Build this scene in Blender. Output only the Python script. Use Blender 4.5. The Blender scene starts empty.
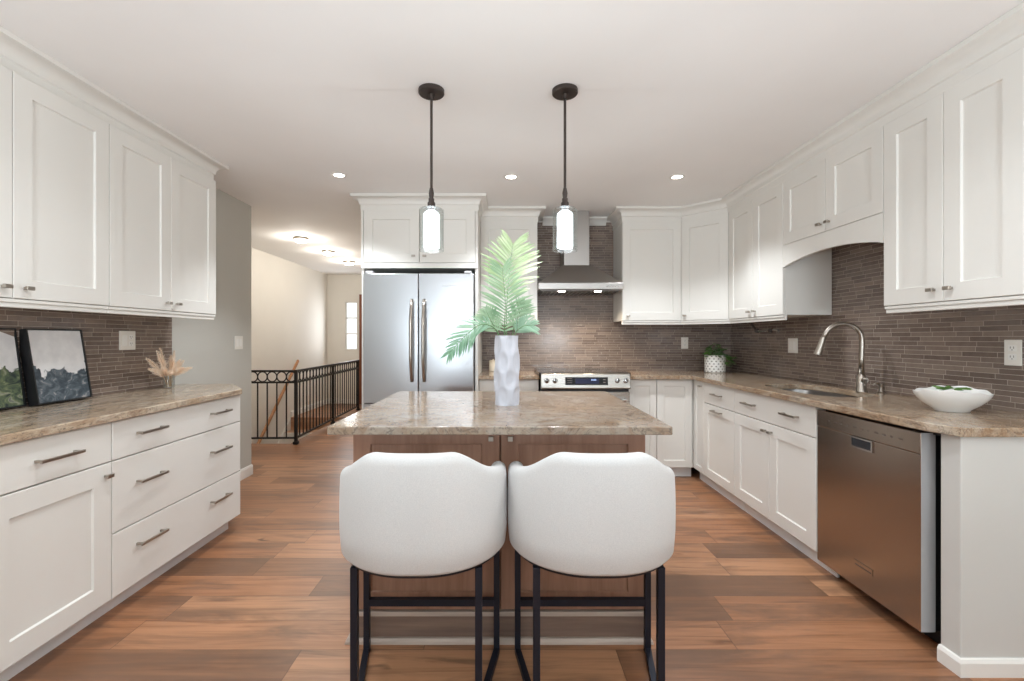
import bpy, bmesh, math, random
from mathutils import Vector, Matrix
PI = math.pi
R = math.radians
S = bpy.context.scene
COL = S.collection
random.seed(7)

# ------------------------------------------------------------------ camera, world, light, exposure
CAM_Z = 1.24
cd = bpy.data.cameras.new('camera'); cam = bpy.data.objects.new('camera', cd); COL.objects.link(cam)
cam.location = (0, 0, CAM_Z); cam.rotation_euler = (PI/2, 0, 0)
cd.sensor_fit = 'HORIZONTAL'; cd.sensor_width = 36; cd.lens = 36*460/1024
cd.shift_x = 7/1024; cd.shift_y = -2.5/1024; cd.clip_start = .02
S.camera = cam
S.view_settings.view_transform = 'Standard'; S.view_settings.look = 'None'
S.view_settings.gamma = 1; S.view_settings.use_curve_mapping = False
S.view_settings.exposure = 0.70
W = bpy.data.worlds.new('daylight'); S.world = W; W.use_nodes = True
W.node_tree.nodes['Background'].inputs[0].default_value = (.93, .96, 1, 1)
W.node_tree.nodes['Background'].inputs[1].default_value = 1.1
try:
    S.cycles.use_denoising = True; S.cycles.max_bounces = 10; S.cycles.diffuse_bounces = 6
    S.cycles.sample_clamp_indirect = 6
except Exception: pass

def lamp(name, kind, loc, power, color=(1, 1, 1), parent=None, rot=(0, 0, 0), **kw):
    d = bpy.data.lights.new(name, kind); d.energy = power; d.color = color
    for k, v in kw.items(): setattr(d, k, v)
    o = bpy.data.objects.new(name, d); COL.objects.link(o); o.location = loc; o.rotation_euler = rot
    if parent: o.parent = parent
    return o
P_WINDOW, P_CAN, P_PENDANT, P_HALL, P_HOOD = 5, 10.0, 5.0, 6.5, 2.8
P_FILL, P_BOUNCE = 1, 44
COOL = (.80, .91, 1)
WARM = (.90, .95, 1)
# daylight through the big window behind the camera, and through the entry sidelight
lamp('window_daylight', 'AREA', (0, -3.44, 1.35), P_WINDOW, (.86, .94, 1), rot=(R(90), 0, 0), shape='RECTANGLE', size=3.6, size_y=1.9)
lamp('entry_daylight', 'AREA', (-2.91, 8.62, 1.47), 5, (.92, .96, 1), rot=(R(-90), 0, 0), shape='RECTANGLE', size=.22, size_y=.9)
# added fill bulbs, unseen behind the camera, belonging to no lamp
for _x in (-1.0, 1.0): lamp('fill_bulb', 'POINT', (_x, -1.5, 1.75), P_FILL, COOL, shadow_soft_size=.12)
# added bounce fill, unseen behind the camera, aimed up to wash the ceiling
for _x in (-1.1, 1.1): lamp('bounce_fill', 'AREA', (_x, -1.0, 1.2), P_BOUNCE, COOL, rot=(R(180-15), 0, 0), shape='DISK', size=.7)

# ------------------------------------------------------------------ node helpers and materials
class NT:
    def __init__(s, m):
        s.t = m.node_tree; s.n = s.t.nodes; s.b = s.n['Principled BSDF']
    def new(s, k, **kw):
        x = s.n.new(k)
        for a, b in kw.items(): setattr(x, a, b)
        return x
    def put(s, sock, v):
        if hasattr(v, 'is_linked') or isinstance(v, bpy.types.NodeSocket): s.t.links.new(v, sock)
        else: sock.default_value = v
    def math(s, op, a, b=0.0, c=0.0):
        x = s.new('ShaderNodeMath', operation=op); s.put(x.inputs[0], a); s.put(x.inputs[1], b); s.put(x.inputs[2], c)
        return x.outputs[0]
    def xyz(s, v):
        x = s.new('ShaderNodeSeparateXYZ'); s.put(x.inputs[0], v); return x.outputs
    def vec(s, a, b, c):
        x = s.new('ShaderNodeCombineXYZ'); s.put(x.inputs[0], a); s.put(x.inputs[1], b); s.put(x.inputs[2], c); return x.outputs[0]
    def noise(s, v, scale, detail=3, rough=.5, dist=0):
        x = s.new('ShaderNodeTexNoise'); s.put(x.inputs['Vector'], v); x.inputs['Scale'].default_value = scale
        x.inputs['Detail'].default_value = detail; x.inputs['Roughness'].default_value = rough; x.inputs['Distortion'].default_value = dist
        return x.outputs['Fac']
    def white(s, v):
        x = s.new('ShaderNodeTexWhiteNoise', noise_dimensions='3D'); s.put(x.inputs['Vector'], v); return x.outputs['Value']
    def ramp(s, f, stops, interp='LINEAR'):
        x = s.new('ShaderNodeValToRGB'); e = x.color_ramp.elements; x.color_ramp.interpolation = interp
        while len(e) < len(stops): e.new(.5)
        for i, (p, c) in enumerate(stops):
            e[i].position = p; e[i].color = (*c, 1) if len(c) == 3 else c
        s.put(x.inputs[0], f); return x.outputs[0]
    def mix(s, f, a, b, blend='MIX'):
        x = s.new('ShaderNodeMix', data_type='RGBA', blend_type=blend)
        s.put(x.inputs[0], f)
        for i, v in ((6, a), (7, b)):
            if isinstance(v, tuple) and len(v) == 3: v = (*v, 1)
            s.put(x.inputs[i], v)
        return x.outputs[2]
    def scale(s, v, sc):
        x = s.new('ShaderNodeVectorMath', operation='MULTIPLY'); s.put(x.inputs[0], v); x.inputs[1].default_value = sc; return x.outputs[0]
    def bump(s, h, dist=.001, st=1.0):
        x = s.new('ShaderNodeBump'); x.inputs['Distance'].default_value = dist; x.inputs['Strength'].default_value = st
        s.put(x.inputs['Height'], h); s.t.links.new(x.outputs[0], s.b.inputs['Normal'])
    def pos(s): return s.new('ShaderNodeNewGeometry').outputs['Position']
    def objco(s): return s.new('ShaderNodeTexCoord').outputs['Object']
    def set(s, **kw):
        for k, v in kw.items(): s.put(s.b.inputs[k.replace('_', ' ')], v)

def srgb(r, g, b):
    f = lambda c: c/12.92 if c <= .04045 else ((c+.055)/1.055)**2.4
    return (f(r/255), f(g/255), f(b/255))

def mat(name, col, rough=.5, metal=0.0, spec=.5, emit=None, est=0, trans=0, ior=1.45, alpha=1, coat=0):
    m = bpy.data.materials.new(name); m.use_nodes = True
    b = m.node_tree.nodes['Principled BSDF']
    b.inputs['Base Color'].default_value = (*col, 1); b.inputs['Roughness'].default_value = rough
    b.inputs['Metallic'].default_value = metal; b.inputs['Specular IOR Level'].default_value = spec
    b.inputs['Transmission Weight'].default_value = trans; b.inputs['IOR'].default_value = ior
    b.inputs['Coat Weight'].default_value = coat
    if emit:
        b.inputs['Emission Color'].default_value = (*emit, 1); b.inputs['Emission Strength'].default_value = est
    return m

def painted(name, col, rough=.5, amt=.015):
    m = mat(name, col, rough); t = NT(m)
    n = t.noise(t.pos(), 2.2, 3)
    c = t.ramp(n, [(.3, tuple(x*(1-amt) for x in col)), (.7, tuple(min(1, x*(1+amt)) for x in col))])
    t.set(Base_Color=c)
    t.bump(t.noise(t.pos(), 260, 2), .0003, .25)
    return m

M = {}
M['wall_white'] = painted('wall_white', srgb(226, 222, 214), .7)
M['ceiling'] = painted('ceiling_paint', srgb(238, 237, 235), .8)
M['wall_grey'] = painted('wall_grey', srgb(190, 189, 182), .65)
M['trim'] = painted('trim_white', srgb(232, 230, 225), .4)
M['cab'] = painted('cabinet_white', srgb(224, 222, 216), .38, .008)
M['toe'] = painted('toe_kick_white', srgb(232, 233, 233), .4)
M['panel'] = painted('panel_grey_white', srgb(204, 204, 200), .4)
M['black'] = mat('black_plastic', (.012, .012, .013), .4)
M['iron'] = mat('wrought_iron', (.012, .011, .011), .45)
M['stoolmetal'] = mat('stool_black_steel', srgb(40, 42, 52), .42, .6)
M['nickel'] = mat('brushed_nickel', srgb(176, 168, 158), .3, 1)
M['chrome'] = mat('chrome', srgb(190, 190, 190), .12, 1)
M['bronze'] = mat('oil_rubbed_bronze', srgb(74, 66, 62), .4, .7)
M['plate'] = mat('switch_plate', srgb(226, 222, 214), .4)
M['slot'] = mat('outlet_slot', srgb(90, 84, 78), .5)
M['ceramic'] = mat('white_ceramic', srgb(232, 231, 228), .22)
M['vase'] = mat('matte_white_ceramic', srgb(188, 190, 198), .3)
M['lens'] = mat('lamp_lens', (.9, .9, .9), .5, emit=(1, .93, .84), est=9)
M['halllens'] = mat('hall_lamp_lens', (.9, .9, .9), .5, emit=(1, .9, .76), est=7)
M['diffuser'] = mat('opal_glass_lit', (.95, .95, .95), .4, emit=(.84, .92, 1), est=2.0)
def clear_glass():
    m = mat('clear_glass', (1, 1, 1), .02); t = NT(m)
    lw = t.new('ShaderNodeLayerWeight'); lw.inputs[0].default_value = .25
    f = t.math('MULTIPLY_ADD', t.math('POWER', lw.outputs['Facing'], 1.5), .7, .04)
    a = t.new('ShaderNodeBsdfTransparent'); a.inputs[0].default_value = (.95, .97, .97, 1)
    g = t.new('ShaderNodeBsdfGlossy'); g.inputs['Roughness'].default_value = .03
    mx = t.new('ShaderNodeMixShader'); t.put(mx.inputs[0], f)
    t.t.links.new(a.outputs[0], mx.inputs[1]); t.t.links.new(g.outputs[0], mx.inputs[2]); t.t.links.new(mx.outputs[0], t.n['Material Output'].inputs[0])
    return m
M['glass'] = clear_glass()
M['blackglass'] = mat('black_glass', (.010, .010, .012), .08)
M['display'] = mat('oven_display', (.01, .012, .03), .1, emit=(.10, .12, .30), est=.06)
M['digits'] = mat('lit_digits', (.2, .3, .6), .3, emit=(.5, .6, .9), est=.35)
M['soil'] = mat('potting_soil', srgb(60, 45, 35), .95)
M['greystrip'] = mat('grey_metal_edge', srgb(196, 197, 198), .5, .2)
M['mark'] = mat('faint_grey_marks', srgb(120, 112, 106), .5, .3)
M['darkmark'] = mat('dark_marks', srgb(58, 54, 52), .5)

def stainless(name, col, rough, horizontal=False, amp=.10):
    m = mat(name, col, rough, 1); t = NT(m)
    sc = (3, 3, 240) if horizontal else (240, 240, 3)
    n = t.noise(t.scale(t.objco(), sc), 1.0, 3)
    t.set(Roughness=t.math('MULTIPLY_ADD', n, amp, rough-.05))
    t.bump(n, .0002, .35)
    return m
M['steel'] = stainless('brushed_stainless_steel', srgb(174, 175, 177), .30, True)
M['dwsteel'] = stainless('warm_stainless_steel', srgb(182, 172, 162), .24, False)
M['rangesteel'] = stainless('range_stainless_steel', srgb(176, 172, 166), .28, True)
M['hoodsteel'] = stainless('hood_stainless_steel', srgb(172, 168, 164), .34, True)
M['sinksteel'] = mat('sink_steel', srgb(140, 138, 136), .3, 1)

def floor_mat():
    m = mat('oak_planks', (.3, .2, .12), .4); t = NT(m)
    x, y, z = t.xyz(t.pos())
    v = t.math('DIVIDE', t.math('ADD', y, 20.02), .19)
    row = t.math('FLOOR', v)
    off = t.math('MULTIPLY', t.white(t.vec(row, 3.1, 0)), 5.0)
    u = t.math('DIVIDE', t.math('ADD', t.math('ADD', x, 20), off), 1.25)
    pid = t.math('FLOOR', u)
    rnd = t.white(t.vec(row, pid, 1.7))
    base = t.ramp(rnd, [(0, srgb(124, 90, 67)), (.06, srgb(132, 95, 70)), (.14, srgb(146, 102, 73)), (.5, srgb(164, 115, 82)), (.8, srgb(172, 124, 90)), (1, srgb(178, 132, 98))])
    sh = t.math('MULTIPLY', rnd, 37.0)
    gv = t.vec(t.math('ADD', t.math('MULTIPLY', x, 1.3), sh), t.math('MULTIPLY', y, 30.0), sh)
    g = t.noise(gv, 1.0, 6, .62, .9)
    gr = t.ramp(g, [(.27, (.45, .41, .38)), (.42, (.83, .81, .79)), (.55, (1.0, 1.0, 1.0)), (.75, (1.14, 1.15, 1.16))])
    c = t.mix(1.0, base, gr, 'MULTIPLY')
    bl = t.noise(t.vec(t.math('ADD', t.math('MULTIPLY', x, 1.1), sh), t.math('MULTIPLY', y, 6.0), sh), 1.3, 4, .6, .8)
    c = t.mix(t.ramp(bl, [(.46, (0, 0, 0)), (.64, (.75, .75, .75))]), c, srgb(108, 80, 62))
    kn = t.noise(t.vec(t.math('ADD', t.math('MULTIPLY', x, 4.5), sh), t.math('MULTIPLY', y, 13.0), sh), 1.0, 2, .4, .3)
    c = t.mix(t.ramp(kn, [(.73, (0, 0, 0)), (.80, (.75, .75, .75))]), c, srgb(66, 46, 36))
    fv = t.math('FRACT', v); fu = t.math('FRACT', u)
    ev = t.math('MINIMUM', fv, t.math('SUBTRACT', 1.0, fv)); eu = t.math('MINIMUM', fu, t.math('SUBTRACT', 1.0, fu))
    seam = t.math('MAXIMUM', t.math('LESS_THAN', ev, .008), t.math('LESS_THAN', eu, .0014))
    c = t.mix(t.math('MULTIPLY', seam, .55), c, srgb(70, 48, 36))
    t.set(Base_Color=c, Roughness=t.math('MULTIPLY_ADD', g, .18, .27))
    t.bump(t.math('SUBTRACT', g, t.math('MULTIPLY', seam, .8)), .0012, .35)
    return m
M['floor'] = floor_mat()

def tile_mat(name, axis):
    m = mat(name, (.2, .17, .15), .2); t = NT(m)
    x, y, z = t.xyz(t.pos()); a = x if axis == 'x' else y
    # rows of two alternating heights: 28 mm and 14 mm
    per = .0245
    v = t.math('DIVIDE', t.math('ADD', z, 5.0), per); row = t.math('FLOOR', v); fv = t.math('FRACT', v)
    r1 = t.white(t.vec(row, .5, 2.2)); r2 = t.white(t.vec(row, 9.5, 4.2))
    ln = t.math('MULTIPLY_ADD', r2, .06, .115)
    u = t.math('DIVIDE', t.math('ADD', t.math('ADD', a, 9.0), t.math('MULTIPLY', r1, .9)), ln)
    tid = t.math('FLOOR', u); fu = t.math('FRACT', u)
    rnd = t.white(t.vec(row, tid, .3))
    c = t.ramp(rnd, [(0, srgb(98, 84, 76)), (.3, srgb(110, 96, 87)), (.7, srgb(122, 107, 97)), (1, srgb(136, 120, 109))])
    ev = t.math('MULTIPLY', t.math('MINIMUM', fv, t.math('SUBTRACT', 1.0, fv)), per)
    eu = t.math('MULTIPLY', t.math('MINIMUM', fu, t.math('SUBTRACT', 1.0, fu)), ln)
    e = t.math('MINIMUM', ev, eu)
    gm = t.math('LESS_THAN', e, .0011)
    hz = t.noise(t.scale(t.pos(), (30, 30, 30)), 1.0, 2)
    c = t.mix(.12, c, t.ramp(hz, [(.3, srgb(86, 70, 62)), (.7, srgb(160, 146, 134))]))
    t.set(Base_Color=t.mix(gm, c, srgb(176, 164, 153)), Roughness=t.math('MULTIPLY_ADD', gm, .5, .17))
    h = t.math('ADD', t.math('MINIMUM', t.math('MULTIPLY', e, 400.0), 1.0), t.math('MULTIPLY', rnd, .25))
    t.bump(h, .0012, .6)
    return m
M['tile_x'] = tile_mat('linear_glass_tile_across', 'x')
M['tile_y'] = tile_mat('linear_glass_tile_along', 'y')

def granite(name, light, midc, brown, dark, along, streak=3.0, browns=.5, seed=0.0):
    m = mat(name, light, .1); t = NT(m)
    p = t.pos(); x, y, z = t.xyz(p)
    a, b = (x, y) if along == 'x' else (y, x)
    st = t.vec(t.math('ADD', a, seed), t.math('MULTIPLY', b, streak), t.math('MULTIPLY', z, streak))
    n1 = t.noise(st, 2.6, 5, .6, 1.2)
    n2 = t.noise(st, 7.0, 6, .65, 1.6)
    n3 = t.noise(p, 70, 5, .7)
    c = t.mix(t.ramp(n1, [(.36, (0, 0, 0)), (.62, (1, 1, 1))]), light, midc)
    k = 1-browns
    c = t.mix(t.ramp(n2, [(.36+.2*k, (0, 0, 0)), (.58+.2*k, (.85, .85, .85))]), c, brown)
    c = t.mix(t.ramp(n3, [(.30, (.75, .75, .75)), (.45, (0, 0, 0))]), c, dark)
    c = t.mix(t.ramp(n3, [(.60, (0, 0, 0)), (.72, (.5, .5, .5))]), c, tuple(min(1, q*1.25) for q in light))
    vn = t.noise(st, 3.3, 4, .7, 2.5)
    ve = t.math('ABSOLUTE', t.math('SUBTRACT', vn, .5))
    c = t.mix(t.ramp(ve, [(0, (.55, .55, .55)), (.025, (0, 0, 0))]), c, dark)
    t.set(Base_Color=c, Roughness=.11)
    t.b.inputs['Specular IOR Level'].default_value = .27
    return m
M['granite_island'] = granite('beige_granite', srgb(156, 147, 136), srgb(148, 131, 113), srgb(130, 102, 79), srgb(80, 72, 66), 'x', 1.25, .5, 3.0)
M['granite_right'] = granite('brown_granite_right', srgb(182, 168, 150), srgb(162, 138, 112), srgb(130, 100, 76), srgb(70, 61, 55), 'y', 3.4, .6, 1.0)
M['granite_left'] = granite('brown_granite_left', srgb(198, 186, 168), srgb(178, 157, 132), srgb(142, 114, 90), srgb(86, 77, 70), 'y', 4.0, .55, 7.0)

def wood(name, c0, c1, axis='x', rough=.4):
    m = mat(name, c0, rough); t = NT(m)
    sc = {'x': (2, 26, 26), 'z': (26, 26, 2), 'y': (26, 2, 26)}[axis]
    n = t.noise(t.scale(t.objco(), sc), 1.0, 5, .6, .4)
    t.set(Base_Color=t.ramp(n, [(.3, c0), (.7, c1)])); t.bump(n, .0006, .25)
    return m
M['walnut'] = wood('stained_walnut_cabinet', srgb(142, 104, 83), srgb(170, 130, 108), 'z', .42)
M['walnut_h'] = wood('stained_walnut_board', srgb(104, 86, 76), srgb(134, 112, 98), 'x', .42)
M['ledge'] = wood('pale_ledge', srgb(164, 148, 136), srgb(190, 174, 160), 'x', .5)  # pale tone puts the light caught by the island ledge into its colour
M['handrail'] = wood('oak_handrail', srgb(168, 116, 76), srgb(196, 146, 104), 'y', .4)
M['stairwood'] = wood('stair_wood', srgb(158, 118, 90), srgb(190, 150, 120), 'x', .45)
M['doorwood'] = wood('red_brown_door', srgb(104, 56, 34), srgb(134, 78, 50), 'z', .4)

def fabric():
    m = mat('white_boucle', srgb(200, 198, 195), .95, spec=.15); t = NT(m)
    n = t.noise(t.objco(), 320, 3, .7)
    t.bump(n, .0012, .4)
    t.set(Base_Color=t.ramp(n, [(.3, srgb(194, 194, 193)), (.7, srgb(209, 208, 206))]))
    t.b.inputs['Sheen Weight'].default_value = .25
    return m
M['fabric'] = fabric()

def leafmat(name, c0, c1, axis_scale=6.0, transl=.25):
    m = mat(name, c0, .45); t = NT(m)
    n = t.noise(t.objco(), axis_scale, 3)
    t.set(Base_Color=t.ramp(n, [(.35, c0), (.65, c1)]))
    t.b.inputs['Subsurface Weight'].default_value = 0
    tr = t.new('ShaderNodeBsdfTranslucent'); t.put(tr.inputs[0], t.ramp(n, [(.35, c0), (.65, c1)]))
    mx = t.new('ShaderNodeMixShader'); mx.inputs[0].default_value = transl
    out = t.n['Material Output']
    t.t.links.new(t.b.outputs[0], mx.inputs[1]); t.t.links.new(tr.outputs[0], mx.inputs[2]); t.t.links.new(mx.outputs[0], out.inputs[0])
    return m
M['palm_light'] = leafmat('palm_leaf_light', srgb(166, 194, 142), srgb(206, 222, 184))
M['palm'] = leafmat('palm_leaf_green', srgb(130, 168, 130), srgb(180, 205, 172))
M['palm_blue'] = leafmat('palm_leaf_bluish', srgb(116, 156, 126), srgb(166, 194, 170))
M['stemgreen'] = mat('stem_green', srgb(96, 130, 84), .5)
M['ivy'] = leafmat('houseplant_leaf', srgb(62, 100, 44), srgb(106, 146, 74), 20)
M['pampas'] = leafmat('dried_plume', srgb(248, 228, 206), srgb(252, 242, 228), 30, .45)
M['drystem'] = mat('dried_stem', srgb(180, 150, 116), .8)

def art(name, seed, greens):
    m = mat(name, (.9, .9, .9), .55); t = NT(m)
    x, y, z = t.xyz(t.objco())
    n = t.noise(t.vec(t.math('ADD', x, seed), 0.0, z), 9, 4, .55, .6)
    line = t.math('MULTIPLY_ADD', t.math('SUBTRACT', n, .5), .34, .165)
    below = t.ramp(t.math('MULTIPLY_ADD', t.math('SUBTRACT', line, z), 40, .5), [(.3, (0, 0, 0)), (.7, (1, 1, 1))])
    q = t.noise(t.vec(t.math('ADD', x, seed*2), 3.0, t.math('MULTIPLY', z, 1.3)), 17, 4, .6, 1.4)
    if greens: dk = t.ramp(q, [(.34, srgb(40, 46, 50)), (.47, srgb(70, 84, 66)), (.58, srgb(108, 118, 86)), (.66, srgb(150, 150, 132)), (.74, srgb(60, 68, 74))])
    else: dk = t.ramp(q, [(.3, srgb(46, 54, 62)), (.5, srgb(70, 82, 90)), (.62, srgb(108, 114, 120)), (.7, srgb(186, 178, 172))])
    sky = t.ramp(t.noise(t.objco(), 14, 4), [(.35, srgb(214, 213, 214)), (.65, srgb(230, 229, 229))])
    t.set(Base_Color=t.mix(below, sky, dk))
    t.bump(t.noise(t.objco(), 120, 3), .0006, .3)
    return m
M['art_grey'] = art('grey_rocks_painting', 2.3, False)
M['art_green'] = art('green_rocks_painting', 5.1, True)

def potmat():
    m = mat('white_pot_dark_diamonds', srgb(232, 230, 224), .5); t = NT(m)
    x, y, z = t.xyz(t.objco())
    ang = t.math('MULTIPLY', t.math('ARCTAN2', y, x), 15/(2*PI)*1.0)
    v = t.math('MULTIPLY', z, 42.0)
    r = t.math('FLOOR', v)
    u = t.math('ADD', ang, t.math('MULTIPLY', t.math('MODULO', r, 2.0), .5))
    fu = t.math('ABSOLUTE', t.math('SUBTRACT', t.math('FRACT', t.math('ADD', u, 20.0)), .5)); fv = t.math('ABSOLUTE', t.math('SUBTRACT', t.math('FRACT', v), .5))
    k = t.math('LESS_THAN', t.math('ADD', t.math('MULTIPLY', fu, 1.15), fv), .30)
    t.set(Base_Color=t.mix(k, srgb(232, 230, 224), srgb(126, 120, 114)))
    return m
M['pot'] = potmat()

# ------------------------------------------------------------------ mesh helpers
def NB(): return bmesh.new()
def box(bm, x0, x1, y0, y1, z0, z1, bev=0.0, seg=2):
    if x1 < x0: x0, x1 = x1, x0
    if y1 < y0: y0, y1 = y1, y0
    r = bmesh.ops.create_cube(bm, size=1, matrix=Matrix.Translation(((x0+x1)/2, (y0+y1)/2, (z0+z1)/2)) @ Matrix.Diagonal((x1-x0, y1-y0, z1-z0, 1)))
    if bev:
        es = list({e for v in r['verts'] for e in v.link_edges})
        bmesh.ops.bevel(bm, geom=es, offset=bev, segments=seg, profile=.5, affect='EDGES', clamp_overlap=True)
    return bm
def loft(bm, rings, close=True, cap0=True, cap1=True):
    vs = [[bm.verts.new(p) for p in r] for r in rings]
    n = len(vs[0])
    for a, b in zip(vs, vs[1:]):
        for i in range(n if close else n-1):
            j = (i+1) % n
            try: bm.faces.new((a[i], a[j], b[j], b[i]))
            except ValueError: pass
    if cap0 and close: bm.faces.new(vs[0][::-1])
    if cap1 and close: bm.faces.new(vs[-1])
    return vs
def lathe(bm, prof, seg=32, c=(0, 0, 0), cap0=True, cap1=True, fn=None):
    rings = []
    for k, (r, z) in enumerate(prof):
        ring = []
        for i in range(seg):
            a = 2*PI*i/seg; rr = r if fn is None else fn(r, z, a)
            ring.append((c[0]+rr*math.cos(a), c[1]+rr*math.sin(a), c[2]+z))
        rings.append(ring)
    loft(bm, rings, True, cap0, cap1)
    return bm
def tube(bm, pts, r, seg=10, closed=False, rs=None, flat=None):
    pts = [Vector(p) for p in pts]; n = len(pts); rings = []
    up = None
    for i, p in enumerate(pts):
        if closed: d = pts[(i+1) % n]-pts[i-1]
        else: d = pts[min(i+1, n-1)]-pts[max(i-1, 0)]
        d.normalize()
        if up is None:
            up = Vector((0, 0, 1)) if abs(d.z) < .9 else Vector((1, 0, 0))
        a = d.cross(up).normalized(); b = a.cross(d).normalized(); up = b
        rr = rs[i] if rs else r
        rings.append([p+a*math.cos(2*PI*k/seg)*rr+b*math.sin(2*PI*k/seg)*rr*(flat or 1) for k in range(seg)])
    if closed:
        vs = [[bm.verts.new(p) for p in q] for q in rings]
        for i in range(n):
            a, b = vs[i], vs[(i+1) % n]
            for k in range(seg): bm.faces.new((a[k], a[(k+1) % seg], b[(k+1) % seg], b[k]))
    else: loft(bm, rings)
    return bm
def bar(bm, p, q, w, h=None, bev=0.0):
    """a rectangular bar from p to q"""
    p, q = Vector(p), Vector(q); d = q-p; L = d.length; d.normalize(); h = h or w
    up = Vector((0, 0, 1)) if abs(d.z) < .95 else Vector((0, 1, 0))
    a = d.cross(up).normalized(); b = a.cross(d).normalized()
    rings = []
    for c in (p, q): rings.append([c+a*(sx*w/2)+b*(sz*h/2) for sx, sz in ((-1, -1), (1, -1), (1, 1), (-1, 1))])
    loft(bm, rings); return bm
def prism(bm, poly, z0, z1):
    loft(bm, [[(x, y, z0) for x, y in poly], [(x, y, z1) for x, y in poly]]); return bm
def frontpanel(bm, x0, x1, z0, z1, t=.02, shaker=True, stile=.075, rec=.009, y0=0.0, rail=None, bev=.002):
    """a door or drawer front whose back lies at y0 and whose face looks along -y"""
    rail = rail or stile
    rr = [(0, 0, 0), (0, 0, t-bev), (bev, bev, t)]
    if shaker: rr += [(stile, rail, t), (stile+.004, rail+.004, t-rec)]
    rings = [[(x0+a, y0-d, z0+b), (x1-a, y0-d, z0+b), (x1-a, y0-d, z1-b), (x0+a, y0-d, z1-b)] for a, b, d in rr]
    loft(bm, rings); return bm
def sweep(bm, path, prof, side):
    """profile (out, z) swept along a plan polyline with mitred corners; side +1 = left of travel"""
    P = [Vector((p[0], p[1])) for p in path]; n = len(P); nor = []
    for a, b in zip(P, P[1:]):
        d = (b-a).normalized(); nor.append(Vector((-d.y, d.x))*side)
    rings = []
    for i in range(n):
        if i == 0: m = nor[0]
        elif i == n-1: m = nor[-1]
        else:
            m = nor[i-1]+nor[i]; m = m/(m.length_squared/2) if m.length > 1e-6 else nor[i]
        rings.append([(P[i].x+m.x*o, P[i].y+m.y*o, z) for o, z in prof])
    loft(bm, rings); return bm
def obj(name, bm, material, parent=None, loc=None, smooth=False, bevel=0.0, subsurf=0):
    bmesh.ops.recalc_face_normals(bm, faces=bm.faces[:])
    me = bpy.data.meshes.new(name); bm.to_mesh(me); bm.free()
    me.materials.append(M[material] if isinstance(material, str) else material)
    if smooth:
        for p in me.polygons: p.use_smooth = True
        if smooth != True: me.set_sharp_from_angle(angle=R(smooth))
    o = bpy.data.objects.new(name, me); COL.objects.link(o)
    if parent: o.parent = parent
    if loc: o.location = loc
    if bevel:
        b = o.modifiers.new('bevel', 'BEVEL'); b.width = bevel; b.segments = 2; b.limit_method = 'ANGLE'; b.angle_limit = R(40)
    if subsurf:
        s = o.modifiers.new('subsurf', 'SUBSURF'); s.levels = s.render_levels = subsurf
    return o
def tag(o, label, cat, group=None, kind=None):
    o['label'] = label; o['category'] = cat
    if group: o['group'] = group
    if kind: o['kind'] = kind
    return o
def thing(name, label, cat, loc=(0, 0, 0), rz=0, group=None):
    o = bpy.data.objects.new(name, None); COL.objects.link(o); o.empty_display_size = .05
    o.location = loc; o.rotation_euler = (0, 0, rz)
    return tag(o, label, cat, group)
def struct(name, bm, material, label=None, cat=None, parent=None, **kw):
    o = obj(name, bm, material, parent, **kw)
    if parent is None:
        o['kind'] = 'structure'
        if label: o['label'] = label
        if cat: o['category'] = cat
    return o
def copy_tree(o, parent=None):
    c = o.copy(); COL.objects.link(c)
    if parent: c.parent = parent
    for ch in list(o.children): copy_tree(ch, c)
    return c

# ------------------------------------------------------------------ room shell
CEIL = 2.44
XL, XR, YB = -2.31, 2.27, 4.62            # kitchen's left, right and back wall faces
HX, HY = -3.36, 8.70                      # stair hall's left wall, entry wall
b = NB()
for r in ((-2.6, 2.45, -3.55, 5.40), (-3.40, -2.6, 4.1, 5.40), (-2.52, 2.45, 5.40, 7.20), (-3.40, 2.45, 7.20, 8.80)):
    box(b, r[0], r[1], r[2], r[3], -.22, 0)
struct('floor', b, 'floor', 'brown oak plank floor running through kitchen and hall', 'floor')
b = NB(); box(b, -3.5, 2.45, -3.65, 8.85, CEIL, CEIL+.1)
struct('ceiling', b, 'ceiling', 'flat off white ceiling', 'ceiling')
b = NB(); box(b, XL-.12, XL, -3.5, 4.19, 0, CEIL); struct('wall_left', b, 'wall_grey', 'grey painted wall behind the left cabinets', 'wall')
b = NB(); box(b, XR, XR+.12, -3.5, YB+.12, 0, CEIL); struct('wall_right', b, 'wall_white', 'wall behind the sink run', 'wall')
b = NB(); box(b, -1.25, XR, YB, YB+.12, 0, CEIL); struct('wall_back', b, 'wall_white', 'wall behind the range', 'wall')
b = NB(); box(b, HX-.12, XL-.12, 4.07, 4.19, -2.5, CEIL); struct('wall_stair', b, 'wall_white', 'white wall closing the stair hall', 'wall')
b = NB(); box(b, HX-.12, HX, 4.19, HY+.1, -2.5, CEIL); struct('wall_hall', b, 'wall_white', 'long white wall beside the stairs', 'wall')
b = NB(); box(b, -1.25, -1.13, YB+.12, HY, 0, CEIL); struct('wall_entry', b, 'wall_white', 'white wall behind the fridge', 'wall')
b = NB()
w = (-3.02, -2.80, 1.02, 1.92)
box(b, HX, w[0], HY, HY+.12, 0, CEIL); box(b, w[1], -1.13, HY, HY+.12, 0, CEIL)
box(b, w[0], w[1], HY, HY+.12, 0, w[2]); box(b, w[0], w[1], HY, HY+.12, w[3], CEIL)
struct('wall_far', b, 'wall_white', 'white entry wall with a narrow window', 'wall')
b = NB(); q = (-1.9, 1.9, .35, 2.25)
box(b, XL, q[0], -3.62, -3.5, 0, CEIL); box(b, q[1], XR, -3.62, -3.5, 0, CEIL)
box(b, q[0], q[1], -3.62, -3.5, 0, q[2]); box(b, q[0], q[1], -3.62, -3.5, q[3], CEIL)
struct('wall_rear', b, 'wall_white')
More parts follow.
